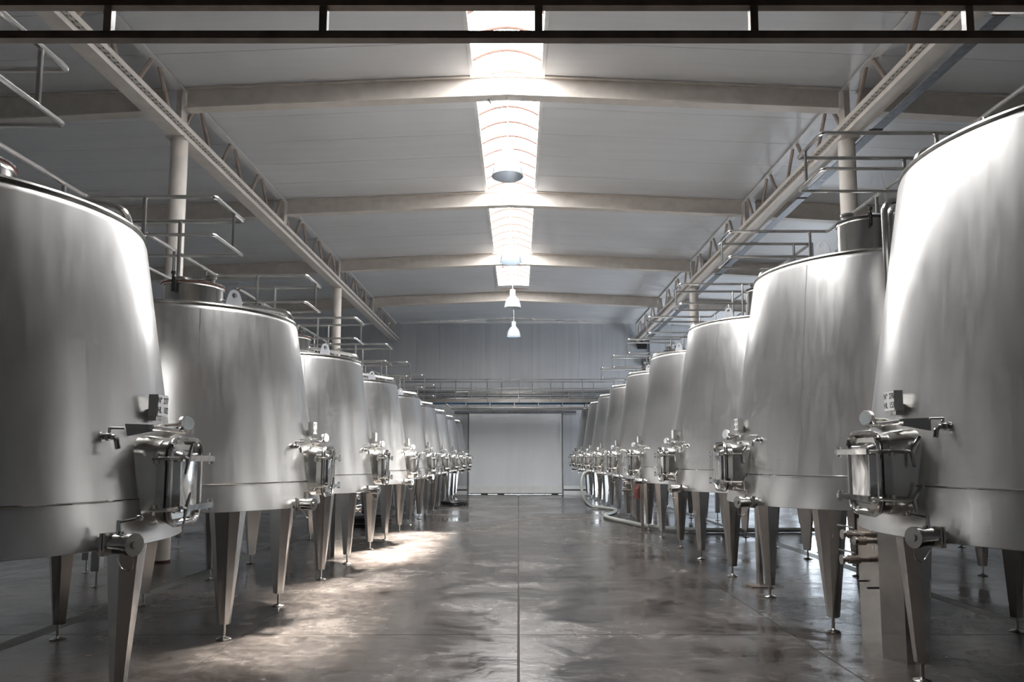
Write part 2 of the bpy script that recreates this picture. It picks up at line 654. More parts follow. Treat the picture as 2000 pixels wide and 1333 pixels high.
part('kick_strip', MB().box(DX0 + 0.03, DX1 - 0.03, YB - 0.115, YB - 0.10, 0.06, 0.36), 'white_paint', door1)
part('door_stile', MB().box(DX1 - 0.10, DX1 - 0.03, YB - 0.125, YB - 0.10, 0.06, DZ), 'white_paint', door1)
part('door_stile', MB().box(DX0 + 0.03, DX0 + 0.09, YB - 0.125, YB - 0.10, 0.06, DZ), 'white_paint', door1)
part('track', MB().box(DX0 - 0.6, DX1 + 0.6, YB - 0.13, YB, DZ + 0.02, DZ + 0.12), 'galvanised', door1)
for x in (-1.6, -0.9, 1.4):
    part('roller_bracket', MB().box(x, x + 0.3, YB - 0.10, YB - 0.04, 0.0, 0.06), 'black_plastic', door1)
t1 = tag(part('trim_1', MB().box(DX0 - 0.03, DX0 + 0.02, YB - 0.05, YB, 0, DZ + 0.02), 'galvanised'), 'dark edge strip along the left side of the sliding door', None, None, 'structure')
t2 = tag(part('trim_2', MB().box(DX1 - 0.02, DX1 + 0.03, YB - 0.05, YB, 0, DZ + 0.02), 'galvanised'), 'dark edge strip along the right side of the sliding door', None, None, 'structure')

wl = MB().box(WL - 0.12, WL, YF, YB, 0, 8)
tag(part('wall_left', wl, 'wall_panel_white'), 'white panelled left wall', None, None, 'structure')
wr = MB()
wr.box(WR, WR + 0.12, YF, DOOR_R[0], 0, 8).box(WR, WR + 0.12, DOOR_R[1], YB, 0, 8).box(WR, WR + 0.12, DOOR_R[0], DOOR_R[1], DOOR_R[2], 8)
tag(part('wall_right', wr, 'wall_panel_white'), 'white panelled right wall with an open doorway', None, None, 'structure')
wf = MB().box(WL, WR, YF - 0.12, YF, 0, 8)
tag(part('wall_front', wf, 'wall_panel_white'), 'white panelled wall behind the viewpoint', None, None, 'structure')

# ------------------------------------------------------------------ roof beams, trusses, columns
BY = [11.136, 16.19, 21.24, 26.29]
CLX, CRX = -5.374, 5.20
CHB = 6.585


def ibeam(pts, depth0, depth1, yc):
    """I-section beam following pts = [(x, z_top)...]; depth goes from depth0 at the ends to depth1 at the middle point"""
    web, bot, top = MB(), MB(), MB()
    n = len(pts)
    dep = [depth0 + (depth1 - depth0) * (1 - abs(2 * i / (n - 1) - 1)) for i in range(n)]
    for mb, w, f0, f1 in ((web, 0.02, lambda i: pts[i][1] - dep[i], lambda i: pts[i][1]),
                          (bot, 0.10, lambda i: pts[i][1] - dep[i] - 0.015, lambda i: pts[i][1] - dep[i] + 0.005),
                          (top, 0.08, lambda i: pts[i][1] - 0.018, lambda i: pts[i][1] - 0.002)):
        rings = [[(pts[i][0], yc - w, f0(i)), (pts[i][0], yc + w, f0(i)), (pts[i][0], yc + w, f1(i)), (pts[i][0], yc - w, f1(i))] for i in range(n)]
        mb.loft(rings)
        mb.flip()
    return web, bot, top


ordn = ['nearest', 'second', 'third', 'farthest']
for i, yb in enumerate(BY):
    t = thing('roof_beam', '%s cream steel roof beam crossing below the skylight between the two trusses' % ordn[i], 'beam', (0, 0, 0), 'roof beams over the aisle')
    zz = lambda x: ceil_z(x) - 0.005
    w, b_, tp = ibeam([(CLX + 0.10, zz(CLX + 0.1)), (RX0, zz(RX0)), (CRX - 0.10, zz(CRX - 0.1))], 0.335, 0.335, yb)
    part('web', w, 'cream_paint', t)
    part('bottom_flange', b_, 'cream_paint', t)
    part('top_flange', tp, 'cream_paint', t)
    for s, x0, x1, lab in ((-1, WL, CLX - 0.22, 'left'), (1, CRX + 0.22, WR, 'right')):
        t = thing('side_beam', '%s cream roof beam of the %s side bay, beyond the truss' % (ordn[i], lab), 'beam', (0, 0, 0), 'roof beams of the side bays')
        pts = [(x0, zz(x0)), ((x0 + x1) / 2, zz((x0 + x1) / 2)), (x1, zz(x1))]
        w, b_, tp = ibeam(pts, 0.36, 0.41, yb)
        part('web', w, 'cream_paint', t)
        part('bottom_flange', b_, 'cream_paint', t)
        part('top_flange', tp, 'cream_paint', t)

diag_cache = {}
for s, cx, lab in ((-1, CLX, 'left'), (1, CRX, 'right')):
    t = thing('roof_truss', 'cream lattice truss with perforated cable tray above the %s row of tanks' % lab, 'truss', (cx, 0, 0), 'lattice trusses')
    ia = -s                                   # direction towards the aisle
    part('bottom_chord', MB().box(-0.115, 0.115, 1.0, YB - 0.02, CHB, CHB + 0.10), 'cream_paint', t)
    ztop = ceil_z(cx)
    part('top_chord', MB().box(-0.07, 0.07, 1.0, YB - 0.02, ztop - 0.04, ztop - 0.012), 'white_paint', t)
    a, b2 = sorted((ia * 0.118, ia * 0.19))
    part('cable_tray', MB().box(a, b2, 1.0, YB - 0.1, CHB + 0.085, CHB + 0.10), 'perforated_tray', t)
    a, b2 = sorted((ia * 0.182, ia * 0.19))
    part('tray_lip', MB().box(a, b2, 1.0, YB - 0.1, CHB + 0.10, CHB + 0.165), 'cream_paint', t)
    if s > 0:
        part('cable_tray', MB().box(0.14, 0.30, 1.0, YB - 0.1, CHB - 0.09, CHB - 0.075), 'galvanised', t)
        part('tray_lip', MB().box(0.292, 0.30, 1.0, YB - 0.1, CHB - 0.075, CHB - 0.02), 'galvanised', t)
        for yk in range(1, 11):
            part('tray_hanger', MB().box(0.10, 0.30, 1.9 + 2.9 * yk - 0.03, 1.9 + 2.9 * yk + 0.03, CHB - 0.098, CHB - 0.088), 'rust', t)
    y0 = 9.56 - 1.46 * 5
    zl, zu = CHB + 0.10, ztop - 0.03
    for k in range(0, 21):
        yn = y0 + 1.46 * k
        for d in (-1, 1):
            if s not in diag_cache or d not in diag_cache[s]:
                diag_cache.setdefault(s, {})[d] = MB().tube([(0, d * 0.14, zl), (0, d * 0.62, zu)], 0.032, 8).mesh('diagonal', 'rusty_cream')
            if yn + d * 0.62 < YB - 0.1:
                part('diagonal', diag_cache[s][d], None, t, loc=(0, yn, 0))
    for yb in BY:
        part('post', MB().box(-0.05, 0.05, yb - 0.07, yb + 0.07, zl, ztop - 0.012), 'cream_paint', t)
        part('post_flange', MB().box(ia * 0.05 - 0.006 if ia > 0 else -0.056, ia * 0.05 + 0.006 if ia > 0 else -0.044, yb - 0.10, yb + 0.10, zl, ztop - 0.10), 'cream_paint', t)

for i, yb in ((0, BY[0]), (2, BY[2])):
    for cx, lab in ((CLX, 'left'), (CRX, 'right')):
        t = thing('column', '%s round cream steel column carrying the %s roof truss' % ('near' if i == 0 else 'far', lab), 'column', (cx, yb, 0), 'round columns')
        part('shaft', MB().lathe([(0.128, 0.015), (0.128, CHB - 0.03)], 32, cap0=True, cap1=True), 'cream_paint', t)
        part('base_plate', MB().lathe([(0.135, 0.0), (0.135, 0.03)], 32, cap0=True, cap1=True), 'rust', t)
        part('cap_plate', MB().box(-0.15, 0.15, -0.16, 0.16, CHB - 0.03, CHB - 0.001), 'cream_paint', t)

# ------------------------------------------------------------------ pendant lamps
lamp_lab = ['pendant lamp with clear ribbed bell shade hanging nearest under the skylight', 'second pendant lamp, pale blue bell shade under the skylight',
            'third pendant lamp, bell shade in front of the farthest roof beam', 'farthest pendant lamp, lit bell shade before the back wall']
for i, yb in enumerate(BY):
    t = thing('pendant_lamp', lamp_lab[i], 'lamp', (RX0, yb, 0), 'pendant lamps over the aisle')
    z = 5.98
    part('lamp_shade', MB().lathe([(0.252, z), (0.246, z + .03), (0.232, z + .12), (0.195, z + .22), (0.14, z + .30), (0.098, z + .335), (0.092, z + .335), (0.134, z + .292), (0.188, z + .214), (0.225, z + .116), (0.24, z + .03), (0.244, z)], 40), 'lamp_acrylic', t)
    part('shade_ring', MB().tube([(0.25 * cos(a * pi / 20), 0.25 * sin(a * pi / 20), z) for a in range(40)], 0.006, 6, closed=True), 'sign_white', t)
    part('housing', MB().lathe([(0.10, z + .335), (0.10, z + .36), (0.088, z + .37), (0.088, z + .52), (0.06, z + .545), (0.02, z + .55)], 32, cap0=True, cap1=True), 'lamp_acrylic', t)
    part('bulb', MB().lathe([(0.012, z + .10), (0.05, z + .12), (0.068, z + .17), (0.05, z + .24), (0.03, z + .30), (0.03, z + .333)], 20, cap0=True, cap1=True), 'lamp_bulb' if i in (1, 3) else 'white_paint', t)
    part('cable', MB().tube([(0, 0, z + .55), (0.008, 0, z + .8), (-0.004, 0, z + 1.0), (0, 0, ceil_z(RX0) - 0.355)], 0.007, 6), 'white_paint', t)
    part('hook', MB().tube([(0, 0, z + .54), (0.02, 0, z + .57), (0, 0, z + .6), (-0.02, 0, z + .57), (0, 0, z + .545)], 0.005, 6), 'galvanised', t)
    if i in (0, 2):
        zc = ceil_z(RX0) - 0.36
        w_ = part('spare_wire', MB().tube(fillet([(0, 0, zc), (-0.04, 0, zc - .10), (-0.12, 0, zc - .19), (-0.21, 0, zc - .16), (-0.27, 0, zc - .08)], .05), 0.005, 6), 'galvanised', t)
        part('plug', MB().tube([(-0.265, 0, zc - .09), (-0.31, 0, zc - .03)], 0.018, 8), 'galvanised', w_)

# ------------------------------------------------------------------ wine tanks
D = 3.1
SPEC = {
    'L': dict(x=-3.249, y=4.055, s=1, rb=1.275, rt=1.0, zb=1.10, zt=2.90, zw=1.335, hz=1.425, hx=1.389, a=0.714, mr=0.28, mz=3.255, rail=(4.11, 3.73), rn=-0.20, rf=0.545, xe=0.27, xr=-1.0, dk=3.10),
    'R': dict(x=3.651, y=4.436, s=-1, rb=1.462, rt=1.115, zb=1.10, zt=3.45, zw=1.395, hz=1.465, hx=1.601, a=0.826, mr=0.25, mz=4.03, rail=(4.71, 4.35), rn=-0.70, rf=-0.10, xe=0.70, xr=-0.67, dk=3.70),
}


def rrect(w, h, r, n=5):
    """rounded rectangle in (y, z)"""
    out = []
    for cx_, cz_, a0 in ((w / 2 - r, h / 2 - r, 0), (-w / 2 + r, h / 2 - r, pi / 2), (-w / 2 + r, -h / 2 + r, pi), (w / 2 - r, -h / 2 + r, 3 * pi / 2)):
        for k_ in range(n + 1):
            a = a0 + k_ / n * pi / 2
            out.append((cx_ + r * cos(a), cz_ + r * sin(a)))
    return out


def build_tank(side):
    S = SPEC[side]
    sx = S['s']
    rb, rt, zb, zt = S['rb'], S['rt'], S['zb'], S['zt']
    R = lambda z: rb + (rt - rb) * (z - zb) / (zt - zb)
    root = thing('wine_tank', '', 'tank', (S['x'], S['y'], 0), 'conical stainless steel wine tanks')

    def P(name, mb, mat, parent=root, smooth=35):
        if sx < 0:
            mb.map(lambda x, y, z: (-x, y, z)).flip()
        return part(name, mb, mat, parent, smooth)

    def radial(mb, th, r, z):
        c, s_ = cos(th), sin(th)
        return mb.map(lambda a, b, h: (c * (r + a) - s_ * b, s_ * (r + a) + c * b, z + h))

    zw = S['zw']
    body = MB().lathe([(0.02, zb + 0.10), (rb - 0.10, zb + 0.03), (rb - 0.012, zb), (rb, zb + 0.004), (R(zw) + 0.003, zw - 0.006), (R(zw) + 0.001, zw), (R(zw) - 0.002, zw + 0.008),
                       (R((zw + zt) / 2), (zw + zt) / 2), (R(zt - 0.05), zt - 0.05), (rt - 0.004, zt - 0.018), (rt - 0.022, zt)], 96, cap0=True)
    P('tank_body', body, 'tank_steel')
    P('weld_band', MB().tube([((R(zw) + 0.002) * cos(2 * pi * k / 96), (R(zw) + 0.002) * sin(2 * pi * k / 96), zw) for k in range(96)], 0.006, 6, closed=True), 'polished_steel')
    P('rim', MB().tube([((rt - 0.014) * cos(2 * pi * k / 96), (rt - 0.014) * sin(2 * pi * k / 96), zt + 0.004) for k in range(96)], 0.018, 8, closed=True), 'hatch_steel')
    mr, mz = S['mr'], S['mz']
    P('tank_roof', MB().lathe([(rt - 0.02, zt + 0.002), (mr + 0.06, zt + 0.145), (mr + 0.02, zt + 0.155), (mr - 0.01, zt + 0.155)], 64), 'tank_steel')
    th = radians(-118 if side == 'R' else -97)
    for a_ in ([-38, -150] if side == 'R' else [-62, -140]):
        th = radians(a_)
        seam = MB()
        w_ = 0.003
        pts = []
        for z in (zw + 0.01, (zw + zt) / 2, zt - 0.05):
            pts.append([((R(z) + 0.0012) * cos(th + d_ / R(z)), (R(z) + 0.0012) * sin(th + d_ / R(z)), z) for d_ in (-w_, 0, w_)])
        seam.add(pts[0] + pts[1] + pts[2], [(0, 1, 4, 3), (1, 2, 5, 4), (3, 4, 7, 6), (4, 5, 8, 7)])
        P('weld_seam', seam, 'tank_steel')
    # manhole on top
    mh = P('manhole', MB().lathe([(mr, zt + 0.10), (mr, mz - 0.03), (mr + 0.012, mz - 0.022), (mr + 0.012, mz - 0.008)], 48), 'hatch_steel')
    P('gasket', MB().tube([((mr + 0.008) * cos(2 * pi * k / 48), (mr + 0.008) * sin(2 * pi * k / 48), mz - 0.002) for k in range(48)], 0.009, 6, closed=True), 'red_gasket' if side == 'L' else 'black_rubber', mh)
    lid = P('lid', MB().lathe([(mr + 0.02, mz + 0.002), (mr + 0.022, mz + 0.012), (mr - 0.02, mz + 0.02), (0.16, mz + 0.05), (0.02, mz + 0.06)], 48, cap0=True, cap1=True), 'polished_steel', mh)
    P('vent_cap', MB().lathe([(0.05, mz + 0.03), (0.05, mz + 0.085), (0.068, mz + 0.09), (0.068, mz + 0.112), (0.05, mz + 0.12)], 24, (0.14, 0.04), cap0=True, cap1=True), 'hatch_steel', mh)
    P('lid_plate', MB().lathe([(0.11, mz + 0.03), (0.10, mz + 0.075), (0.06, mz + 0.09)], 24, (-0.09, -0.03), cap0=True, cap1=True), 'white_paint' if side == 'R' else 'hatch_steel', mh)
    ac = radians(-100 if side == 'L' else -80)
    cl = MB().box(-0.012, 0.018, -0.018, 0.018, -0.09, 0.05)
    cl.tube([(0.02, 0, -0.06), (0.02, 0, 0.08)], 0.009, 8)
    cl.tube([(0.02, 0, 0.075), (0.02, 0, 0.10)], 0.022, 8)
    radial(cl, ac, mr + 0.018, mz - 0.02)
    P('lid_clamp', cl, 'black_plastic', mh)
    # lifting lugs
    lug = []
    for a_ in (-45, 135):
        prof = [(-0.075, -0.03), (0.075, -0.03), (0.075, 0.03), (0.048, 0.105), (0.03, 0.13), (0, 0.138), (-0.03, 0.13), (-0.048, 0.105), (-0.075, 0.03)]
        n_h = len(prof)
        hole = []
        # outline to hole, ring by ring, both faces
        outer = []
        M_ = 18
        for k in range(M_):
            ang = -pi / 2 + 2 * pi * k / M_
            c0 = Vector((0, 0.085))
            dvec = Vector((cos(ang), sin(ang)))
            best = None
            for q in range(n_h):
                p1, p2 = Vector(prof[q]), Vector(prof[(q + 1) % n_h])
                e_ = p2 - p1
                den = dvec.x * e_.y - dvec.y * e_.x
                if abs(den) < 1e-9:
                    continue
                w0 = p1 - c0
                tt = (w0.x * e_.y - w0.y * e_.x) / den
                uu = (w0.x * dvec.y - w0.y * dvec.x) / den
                if tt > 0 and -1e-6 <= uu <= 1 + 1e-6 and (best is None or tt < best):
                    best = tt
            outer.append(c0 + dvec * best)
            hole.append(c0 + dvec * 0.024)
        mb = MB()
        ring = lambda L_, x_: [(x_, p.x, p.y) for p in L_]
        mb.loft([ring(hole, 0.006), ring(outer, 0.006), ring(outer, -0.006), ring(hole, -0.006), ring(hole, 0.006)], False, False)
        radial(mb, radians(a_), rt - 0.035, zt + 0.03)
        P('lifting_lug', mb, 'lug_steel', smooth=20)
    # wash pipe over the roof
    th = radians(8)
    pd = 0.04 if side == 'L' else 0.07
    e1 = (cos(th), sin(th))
    q = lambda r, z: (e1[0] * r, e1[1] * r, z)
    P('wash_pipe', MB().tube(fillet([q(mr - 0.03, zt + 0.26 - pd), q(rt - 0.07, zt + 0.16 - pd), q(rt - 0.03, zt - 0.02)], 0.10, 8), 0.024, 10), 'tube_steel')
    P('pipe_clamp', MB().tube([q(mr + 0.16, zt + 0.235 - pd), q(mr + 0.19, zt + 0.23 - pd)], 0.034, 10), 'hatch_steel')
    # legs
    a = S['a']
    for k, (ax, ay) in enumerate(((a, -a), (a, a), (-a, a), (-a, -a))):
        ang = atan2(ay, ax)
        rr = sqrt(2) * a
        top = [(0.13, -0.05), (0.13, 0.05), (0.045, 0.145), (-0.075, 0.145), (-0.075, -0.145), (0.045, -0.145)]
        bot = [(0.045, -0.018), (0.045, 0.018), (0.012, 0.048), (-0.04, 0.048), (-0.04, -0.048), (0.012, -0.048)]
        mb = MB().loft([[(x, y_, 0.13) for x, y_ in bot], [(x, y_, zb + 0.05) for x, y_ in top]])
        radial(mb, ang, rr, 0)
        lg = P('leg', mb, 'leg_steel', smooth=10)
        ft = MB().lathe([(0.062, 0.0), (0.064, 0.006), (0.055, 0.012), (0.02, 0.022), (0.014, 0.03), (0.014, 0.135)], 20, cap0=True, cap1=True)
        radial(ft, ang, rr, 0)
        P('foot', ft, 'hatch_steel', lg)
    # side hatch
    hz, hx = S['hz'], S['hx']
    W, H = (0.352, 0.452) if side == 'L' else (0.362, 0.462)
    hy = 0.05 if side == 'L' else -0.075
    sh = lambda mb: mb.map(lambda x, y, z: (x, y + hy, z))
    def ring(w, h, r, x):
        return [(x, y_, hz + z_) for y_, z_ in rrect(w, h, r)]
    x0 = R(hz)
    neck = MB().loft([ring(W + 0.05, H + 0.05, 0.10, x0 - 0.11), ring(W + 0.045, H + 0.045, 0.10, x0 + 0.005), ring(W + 0.006, H + 0.006, 0.082, hx - 0.085), ring(W, H, 0.08, hx - 0.08), ring(W, H, 0.08, hx - 0.02)], False, True)
    def PH(name, mb, mat, parent=root, smooth=35):
        return P(name, sh(mb), mat, parent, smooth)
    hatch = PH('hatch', neck, 'hatch_steel', smooth=28)
    PH('hatch_frame', MB().tube([(hx - 0.005, y_, hz + z_) for y_, z_ in rrect(W + 0.012, H + 0.012, 0.085)], 0.015, 8, closed=True), 'polished_steel', hatch)
    PH('hatch_gasket', MB().tube([(hx - 0.024, y_, hz + z_) for y_, z_ in rrect(W + 0.002, H + 0.002, 0.08)], 0.010, 6, closed=True), 'black_rubber', hatch)
    dr = MB()
    rings_ = [ring(W - 0.012, H - 0.012, 0.076, hx - 0.004), ring(W - 0.05, H - 0.05, 0.062, hx - 0.022), ring(W - 0.10, H - 0.10, 0.05, hx - 0.02), ring(W - 0.135, H - 0.135, 0.04, hx + 0.016)]
    dr.loft(rings_, False, False)
    o_ = len(dr.v)
    ww, hh = (W - 0.15) / 2, (H - 0.15) / 2
    inner = ring(W - 0.15, H - 0.15, 0.004, hx + 0.018)
    dr.loft([rings_[-1], inner], False, False)
    # four folded facets meeting at the middle
    o_ = len(dr.v)
    dr.v += [(hx + 0.018, ww, hz + hh), (hx + 0.018, -ww, hz + hh), (hx + 0.018, -ww, hz - hh), (hx + 0.018, ww, hz - hh), (hx - 0.012, 0, hz)]
    dr.f += [(o_, o_ + 1, o_ + 4), (o_ + 1, o_ + 2, o_ + 4), (o_ + 2, o_ + 3, o_ + 4), (o_ + 3, o_, o_ + 4)]
    PH('hatch_door', dr, 'polished_steel', hatch, smooth=25)
    for dz in (0.125, -0.145):
        zc = hz + dz
        b_ = MB()
        b_.loft([[(hx + 0.028, -0.16, zc - 0.016), (hx + 0.052, -0.16, zc - 0.016), (hx + 0.052, -0.16, zc + 0.016), (hx + 0.028, -0.16, zc + 0.016)],
                 [(hx + 0.028, 0.20, zc - 0.016), (hx + 0.060, 0.20, zc - 0.016), (hx + 0.060, 0.20, zc + 0.016), (hx + 0.028, 0.20, zc + 0.016)],
                 [(hx + 0.020, 0.26, zc - 0.012), (hx + 0.046, 0.27, zc - 0.012), (hx + 0.046, 0.27, zc + 0.012), (hx + 0.020, 0.26, zc + 0.012)]])
        b_.flip()
        bar = PH('clamp_bar', b_, 'polished_steel', hatch)
        PH('hinge_pin', MB().tube([(hx + 0.035, 0.245, zc - 0.032), (hx + 0.035, 0.245, zc + 0.032)], 0.014, 10), 'hatch_steel', hatch)
        PH('swing_bolt', MB().tube([(hx + 0.04, -0.15, zc), (hx + 0.01, -0.235, zc), (hx - 0.07, -0.245, zc)] if side == 'L' else [(hx + 0.04, -0.15, zc), (hx + 0.02, -0.235, zc), (hx - 0.16, -0.25, zc)], 0.010, 8), 'hatch_steel', hatch)
        PH('bolt_lug', MB().tube([(hx - 0.055, -0.235, zc - 0.028), (hx - 0.055, -0.235, zc + 0.028)], 0.015, 10), 'hatch_steel', hatch)
        if side == 'L':
            c_ = (hx + 0.055, -0.10, zc)
            hd = MB().tube([(c_[0], c_[1] - 0.03, c_[2] - 0.085), c_, (c_[0] + 0.01, c_[1] + 0.02, c_[2] + 0.085)], [0.006, 0.012, 0.008], 8)
            hd.tube([(c_[0] + 0.015, c_[1] - 0.09, c_[2] + 0.012), (c_[0], c_[1], c_[2])], 0.008, 8)
        else:
            c_ = (hx - 0.16, -0.25, zc)
            t_ = 0.05 if dz > 0 else 0.03
            hd = MB().tube([(c_[0] - 0.04, c_[1] - 0.02, c_[2] + 0.085), c_, (c_[0] - 0.0, c_[1] - 0.025, c_[2] - 0.085)], [0.010, 0.014, 0.010], 8)
        PH('handle', hd, 'polished_steel', hatch)
    # number plate
    zs = 1.848 if side == 'L' else 1.895
    xs = R(zs) + 0.075
    pl = MB().box(xs - 0.05, xs, -0.052, 0.068, zs - 0.06, zs + 0.06)
    sign = PH('number_plate', pl, 'hatch_steel', smooth=0)
    PH('plate_face', MB().box(xs, xs + 0.003, -0.050, 0.066, zs - 0.058, zs + 0.058), 'sign_white', sign, 0)
    PH('plate_bracket', MB().box(R(zs - 0.09) - 0.02, xs - 0.02, -0.02, 0.04, zs - 0.085, zs - 0.02), 'hatch_steel', sign, 0)
    # guard bar with thermometer above the hatch
    zt_ = hz + H / 2 + 0.065
    xb = R(zt_) + 0.085
    bar = PH('guard_bar', MB().tube([(xb, -0.17, zt_), (xb, 0.215, zt_ - 0.005)], 0.015, 10), 'polished_steel')
    for y0_, y1_ in ((-0.26, -0.15), (0.21, 0.13)):
        xr_ = sqrt(max(0.01, R(zt_) ** 2 - y0_ ** 2)) - 0.01
        mb = MB().loft([[(xr_, y0_, zt_ - 0.055), (xr_, y0_, zt_ + 0.018), (xr_ + 0.004, y0_ + 0.004, zt_ + 0.018), (xr_ + 0.004, y0_ + 0.004, zt_ - 0.055)],
                        [(xb - 0.004, y1_, zt_ - 0.018), (xb - 0.004, y1_, zt_ + 0.018), (xb + 0.004, y1_ + 0.004, zt_ + 0.018), (xb + 0.004, y1_ + 0.004, zt_ - 0.018)]])
        PH('bar_bracket', mb, 'hatch_steel', bar, 0)
    thm = PH('thermometer', MB().tube([(R(zt_) - 0.02, 0.20, zt_ + 0.03), (xb + 0.02, 0.20, zt_ + 0.035)], 0.009, 8), 'hatch_steel')
    dl = MB().tube([(xb + 0.012, 0.196, zt_ + 0.04), (xb + 0.034, 0.188, zt_ + 0.042)], 0.048, 20)
    PH('dial_case', dl, 'polished_steel', thm)
    PH('dial', MB().tube([(xb + 0.033, 0.189, zt_ + 0.042), (xb + 0.037, 0.187, zt_ + 0.0425)], 0.042, 20), 'dial_face', thm)
    # sampling tap
    za = 1.66 if side == 'L' else 1.725
    ta = radians(-17 if side == 'L' else -19)
    mb = MB().tube([(-0.01, 0, 0), (0.006, 0, 0)], 0.026, 14)
    mb.tube(fillet([(0.0, 0, 0), (0.085, 0.0, 0.0), (0.10, 0.0, -0.06)], 0.04, 5), 0.013, 8)
    mb.tube([(0.03, 0, 0), (0.05, 0, 0)], 0.021, 12)
    radial(mb, ta, R(za), za)
    tap = P('sample_tap', mb, 'polished_steel')
    lv = MB().tube([(0.04, 0, 0.01), (0.04, 0, 0.045)], 0.008, 8)
    lv.tube([(0.035, 0, 0.045), (0.115, 0.02, 0.043)], 0.006, 8)
    radial(lv, ta, R(za), za)
    P('tap_lever', lv, 'polished_steel', tap)
    # drain valve
    zv = zb + 0.035
    tv = radians(-19)
    mb = MB().tube([(-0.03, 0, 0), (0.045, 0, 0)], 0.042, 16)
    mb.tube([(0.075, 0, 0), (0.18, 0, 0)], [0.050, 0.050], 20)
    radial(mb, tv, R(zv), zv)
    val = P('drain_valve', mb, 'polished_steel')
    fl = MB().box(0.040, 0.056, -0.055, 0.055, -0.055, 0.055)
    fl.box(0.062, 0.076, -0.055, 0.055, -0.055, 0.055)
    radial(fl, tv, R(zv), zv)
    P('valve_flange', fl, 'hatch_steel', val, 0)
    cp = MB().tube([(0.178, 0, 0), (0.205, 0, 0)], [0.056, 0.056], 20)
    cp.tube([(0.204, 0, 0), (0.214, 0, 0)], 0.02, 10)
    radial(cp, tv, R(zv), zv)
    P('valve_cap', cp, 'hatch_steel', val)
    lv = MB().tube([(0.10, 0, 0.04), (0.10, 0, 0.115)], 0.011, 8)
    lv.tube([(0.10, 0, 0.105), (0.20, 0.02, 0.125)], 0.006, 8)
    lv.lathe([(0.004, 0.111), (0.014, 0.116), (0.0185, 0.127), (0.014, 0.138), (0.004, 0.143)], 12, (0.205, 0.021), True, True)
    radial(lv, tv, R(zv), zv)
    P('valve_lever', lv, 'polished_steel', val)
    ch = MB().tube(fillet([(0.20, 0, -0.055), (0.19, 0.01, -0.12), (0.13, 0.01, -0.13), (0.08, 0, -0.055)], 0.04, 5), 0.004, 6)
    radial(ch, tv, R(zv), zv)
    P('chain', ch, 'hatch_steel', val)
    return root, sign, (xs, zs, hy)


def lettering(sign, side, xs, zs, hy, lines):
    """raised black lettering on the white face of the number plate"""
    S = SPEC[side]
    for k, txt in enumerate(lines):
        cu = bpy.data.curves.new('lettering', 'FONT')
        cu.body = txt
        cu.size = 0.045
        cu.align_x = 'CENTER'
        cu.align_y = 'CENTER'
        cu.extrude = 0.0008
        cu.space_character = 1.02
        tmp = bpy.data.objects.new('lettering', cu)
        COL.objects.link(tmp)
        bpy.context.view_layer.update()
        dg = bpy.context.evaluated_depsgraph_get()
        me = bpy.data.meshes.new_from_object(tmp.evaluated_get(dg))
        bpy.data.objects.remove(tmp)
        me.materials.clear()
        me.materials.append(MATS['letter_black'])
        s = S['s']
        yc, zc = hy + 0.008, zs + (0.026 if k == 0 else -0.028)
        # text x runs along the reading direction on the aisle side of the plate
        me.transform(__import__('mathutils').Matrix(((0, 0, s, s * (xs + 0.0035)), (s * 0.80, 0, 0, yc), (0, 1.10, 0, zc), (0, 0, 0, 1))))
        o = bpy.data.objects.new('lettering', me)
        COL.objects.link(o)
        o.parent = sign


tank_labels = {
    'L': ['stainless tank with plate reading Nº 277 HL 102, cut by the left picture edge',
          'second stainless tank of the left row, broad lit flank behind the Nº 277 tank',
          'third stainless tank of the left row, streaked bluish flank',
          'fourth stainless tank of the left row counted from the camera',
          'fifth stainless tank of the left row counted from the camera',
          'sixth stainless tank of the left row counted from the camera',
          'seventh stainless tank of the left row, above the black hose coil',
          'eighth stainless tank of the left row, second from the back wall',
          'last stainless tank of the left row, beside the white sliding door'],
    'R': ['tall stainless tank with plate reading Nº 276 HL 153, cut by the right picture edge',
          'second tall stainless tank of the right row, open-topped view of its tall manhole',
          'third tall stainless tank of the right row counted from the camera',
          'fourth tall stainless tank of the right row, before the dark post',
          'fifth tall stainless tank of the right row counted from the camera',
          'sixth tall stainless tank of the right row counted from the camera',
          'seventh tall stainless tank of the right row, fed by the grey hose',
          'eighth tall stainless tank of the right row, second from the back wall',
          'last tall stainless tank of the right row, by the back wall'],
}
tank_labels['R'][1] = 'second tall stainless tank of the right row, just behind the Nº 276 tank'
WORDS = {('L', 0): ('Nº  277', 'HL  102'), ('R', 0): ('Nº  276', 'HL  153'), ('L', 1): ('Nº  27', 'HL  102'), ('R', 1): ('Nº  27', 'HL  153')}
for side in ('L', 'R'):
    S = SPEC[side]
    proto, sign, (xs, zs, hy) = build_tank(side)
    tr = tree_of(proto)
    tanks = [proto]
    signs = [sign]
    for k in range(1, 9):
        c = copy_tree(proto, None, tr)
        c.location = (S['x'], S['y'] + D * k, 0)
        tanks.append(c)
    bpy.context.view_layer.update()
    if side == 'L':
        pass
    for k, t in enumerate(tanks):
        t['label'] = tank_labels[side][k]
        if (side, k) in WORDS:
            sg = [c for c in t.children if c.name.startswith('number_plate')][0]
            lettering(sg, side, xs, zs, hy, WORDS[(side, k)])

